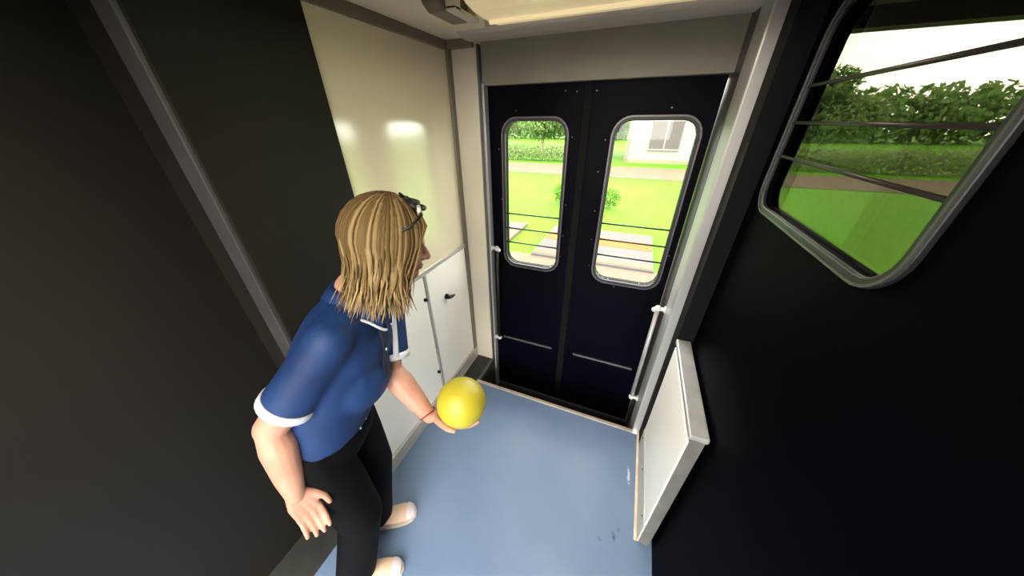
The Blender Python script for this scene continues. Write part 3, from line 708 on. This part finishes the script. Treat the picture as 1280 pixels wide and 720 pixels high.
# hair: scalp shell and hanging locks of a chin-length bob
hm = bpy.data.materials.new('blond_hair'); hm.use_nodes = True
nt = hm.node_tree; bs = nt.nodes['Principled BSDF']; bs.inputs['Roughness'].default_value = 0.55; bs.inputs['Specular IOR Level'].default_value = 0.15
at = nt.nodes.new('ShaderNodeAttribute'); at.attribute_name = 'tone'
rp = nt.nodes.new('ShaderNodeValToRGB')
for pos, c_ in ((0.0, (0.034, 0.021, 0.008)), (0.45, (0.150, 0.096, 0.036)), (1.0, (0.42, 0.31, 0.155))):
    e = rp.color_ramp.elements[0] if pos == 0 else (rp.color_ramp.elements[-1] if pos == 1.0 else rp.color_ramp.elements.new(pos))
    e.position = pos; e.color = (*c_, 1)
nt.links.new(at.outputs['Fac'], rp.inputs['Fac']); nt.links.new(rp.outputs['Color'], bs.inputs['Base Color'])
bm = bmesh.new(); tl = bm.verts.layers.float.new('tone')
def add_lock(pts, rad, tones, side):
    n0 = len(bm.verts); tube(bm, pts, rad, 6, True, 0.45, side)
    bm.verts.ensure_lookup_table()
    for i in range(n0, len(bm.verts)): bm.verts[i][tl] = tones[(i-n0)//6]
hr = random.Random(11); FhH = V((Fh.x, Fh.y, 0)).normalized()
def lock(phi, el0, length, lift, flip, w):
    """phi: azimuth round the head (0 = face, + = her right); el0: where on the crown the lock starts"""
    pts = []; out = Rh*math.sin(phi)+Fh*math.cos(phi); oh = V((out.x, out.y, 0)).normalized()
    c = HP(0, -0.012, 0.026)
    ra = 0.078+lift; rf = 0.098+lift; ru = 0.094+lift
    rad_h = 1/math.sqrt((math.sin(phi)/ra)**2+(math.cos(phi)/rf)**2)
    for k in range(7):
        th = el0 + (PI*0.52-el0)*k/6
        pts.append(c + out*(rad_h*math.sin(th)) + Uh*(ru*math.cos(th)) + V((0, 0, 0)))
    last = pts[-1]; n = 7; tang = V((-oh.y, oh.x, 0)); w1 = hr.uniform(0, 6.28); w2 = hr.uniform(0.004, 0.014)
    for k in range(1, n+1):
        t = k/n
        p = last - UP*(length*t) + oh*(-0.010*math.sin(t*PI)*1.0 + flip*t**3) - FhH*((0.030 + 0.050*max(0, math.cos(phi)))*t)
        p += (oh*math.sin(5*t+w1)*0.7 + tang*math.cos(4*t+w1)*1.3)*w2*t + V((hr.uniform(-1, 1), hr.uniform(-1, 1), 0))*0.0015
        pts.append(p)
    rads = [w*0.35, w*0.6, w*0.85, w, w, w, w] + [w*(1-0.12*t) for t in (0, 1, 2)] + [w*0.7, w*0.55, w*0.38, w*0.12]
    base = hr.gauss(0.44, 0.15)
    tones = [min(1, max(0, base + hr.uniform(-0.05, 0.05) + (0.22*max(0, (k-6)/7)))) for k in range(len(pts))]
    add_lock(pts, rads, tones, out.cross(UP))
for layer, (n, lift) in enumerate(((190, 0.006), (240, 0.013), (300, 0.020))):
    for i in range(n):
        u = (i+hr.uniform(-0.4, 0.4))/n
        phi = math.radians(-172 + 344*u) + PI
        a = abs(((phi+PI) % (2*PI))-PI)
        if a < math.radians(43): continue
        back = (a-math.radians(43))/math.radians(137)
        L = 0.192 + 0.035*back + hr.uniform(-0.042, 0.018) - 0.012*layer
        lock(phi, 0.05+0.25*hr.random(), L, lift+hr.uniform(-0.002, 0.003), hr.uniform(-0.016, 0.036), hr.uniform(0.0030, 0.0062))
# fringe swept from the parting to both sides of the brow
for i in range(120):
    s = 1 if i % 2 else -1; k = hr.uniform(0.0, 1.0); jx = hr.uniform(-0.006, 0.006)
    p = [HP(s*0.004, 0.035, 0.123), HP(s*(0.024+0.012*k), 0.064, 0.110), HP(s*(0.052+0.018*k), 0.078-0.022*k+jx, 0.072), HP(s*(0.077+0.006*k), 0.062, 0.025), HP(s*(0.082+0.006*k), 0.054, -0.02)]
    q = p[-1]
    p += [q + UP*-0.04 - Fh*0.016, q + UP*-0.072 - Fh*0.030, q + UP*-0.095 - Fh*0.042]
    w = hr.uniform(0.003, 0.0055); base = hr.gauss(0.42, 0.18)
    add_lock(p, [w*0.5, w*0.8, w, w, w, w*0.8, w*0.5, w*0.12], [min(1, max(0, base+0.03*j)) for j in range(len(p))], Rh)
# scalp under the locks
n0 = len(bm.verts); ball(bm, HP(0, -0.020, 0.034), (0.080, 0.093, 0.090), ax, 24, 14)
bm.verts.ensure_lookup_table()
for i in range(n0, len(bm.verts)): bm.verts[i][tl] = 0.12
hair = pc_('hair', bm, hm)

# sunglasses pushed up on the crown (rest on the head: a thing of their own)
sg = empty('sunglasses', HP(0, 0.052, 0.128), 'dark sunglasses pushed up on top of the person\'s blond hair', 'sunglasses')
gU = (-Fh*0.96+Uh*0.28).normalized(); gF = (Fh*0.28+Uh*0.96).normalized()
g0 = HP(0, 0.066, 0.121)
for s in (-1, 1):
    cc = g0 + Rh*s*0.036 + gU*0.016
    bm = bmesh.new()
    pr = [(math.cos(t)*0.033, math.sin(t)*0.027) for t in (2*PI*k/28 for k in range(28))]
    R0 = [bm.verts.new(cc + Rh*x + gU*y + gF*(0.004-0.006*(x/0.031)**2)) for x, y in pr]; R1 = [bm.verts.new(cc + Rh*x + gU*y + gF*(0.001-0.006*(x/0.031)**2)) for x, y in pr]
    bm.faces.new(R0); bm.faces.new(R1[::-1])
    for k in range(28): bm.faces.new((R0[k], R0[(k+1) % 28], R1[(k+1) % 28], R1[k]))
    child('lens', bm, M['lens'], sg)
    child('lens_rim', tube(bmesh.new(), [cc + Rh*x + gU*y + gF*(0.002-0.006*(x/0.031)**2) for x, y in pr+pr[:1]], 0.0042, 8), M['blackm'], sg, True)
    e = cc + Rh*s*0.031
    child('temple', tube(bmesh.new(), [e, e+Rh*s*0.026-gF*0.012-gU*0.01, HP(s*0.099, 0.030, 0.080), HP(s*0.082, -0.030, 0.035)], [0.0035, 0.0035, 0.0035, 0.003], 8, True, 0.6), M['blackm'], sg, True)
    if s == 1: child('painted_glint', tube(bmesh.new(), [e+Rh*0.004+gF*0.002, e+Rh*0.022-gF*0.008-gU*0.004], 0.0052, 10), M['wgrey'], sg, True)  # pale stub on one side imitates the highlight on the glasses
child('bridge', tube(bmesh.new(), [g0-Rh*0.008+gU*0.02, g0+gU*0.024+gF*0.003, g0+Rh*0.008+gU*0.02], 0.003, 8), M['blackm'], sg, True)

# the ball: moulded seam and a valve
bm = bmesh.new(); ball(bm, (0, 0, 0), BR, seg=96, rings=64)
for v in bm.verts:
    n = v.co.normalized(); s = 0
    for q in (V((0.2, 0.5, 0.84)).normalized(),):
        dd = abs(n.dot(q)); s = max(s, max(0, 1-dd/0.012))
    v.co -= n*0.0010*s
yb = link('toy_ball', bm, M['ball'], None, True); yb.location = BALL
tag(yb, 'smooth yellow vinyl ball resting on the person\'s open hand', 'ball')
vd = V((0.1, 0.75, 0.65)).normalized()
link('valve', tube(bmesh.new(), [vd*(BR-0.004), vd*(BR+0.0008)], [0.006, 0.005], 14), M['groove'], yb)

# ------------------------------------------------------------------ light
w = bpy.data.worlds.new('sky'); bpy.context.scene.world = w; w.use_nodes = True
bg = w.node_tree.nodes['Background']; bg.inputs['Color'].default_value = (1.0, 0.975, 0.94, 1); bg.inputs['Strength'].default_value = 7.4
sun = bpy.data.lights.new('sun', 'SUN'); sun.energy = 2.0; sun.angle = math.radians(6); sun.color = (1.0, 0.95, 0.86)
so = bpy.data.objects.new('sun', sun); C.objects.link(so); so.rotation_euler = (math.radians(28), math.radians(14), 0)
sc = bpy.context.scene
sc.view_settings.view_transform = 'Standard'; sc.view_settings.look = 'None'; sc.view_settings.gamma = 1.0; sc.view_settings.use_curve_mapping = False
sc.view_settings.exposure = 0.95
sc.cycles.use_denoising = True
sc.cycles.max_bounces = 10; sc.cycles.diffuse_bounces = 6; sc.cycles.transparent_max_bounces = 12
sc.cycles.sample_clamp_indirect = 8.0
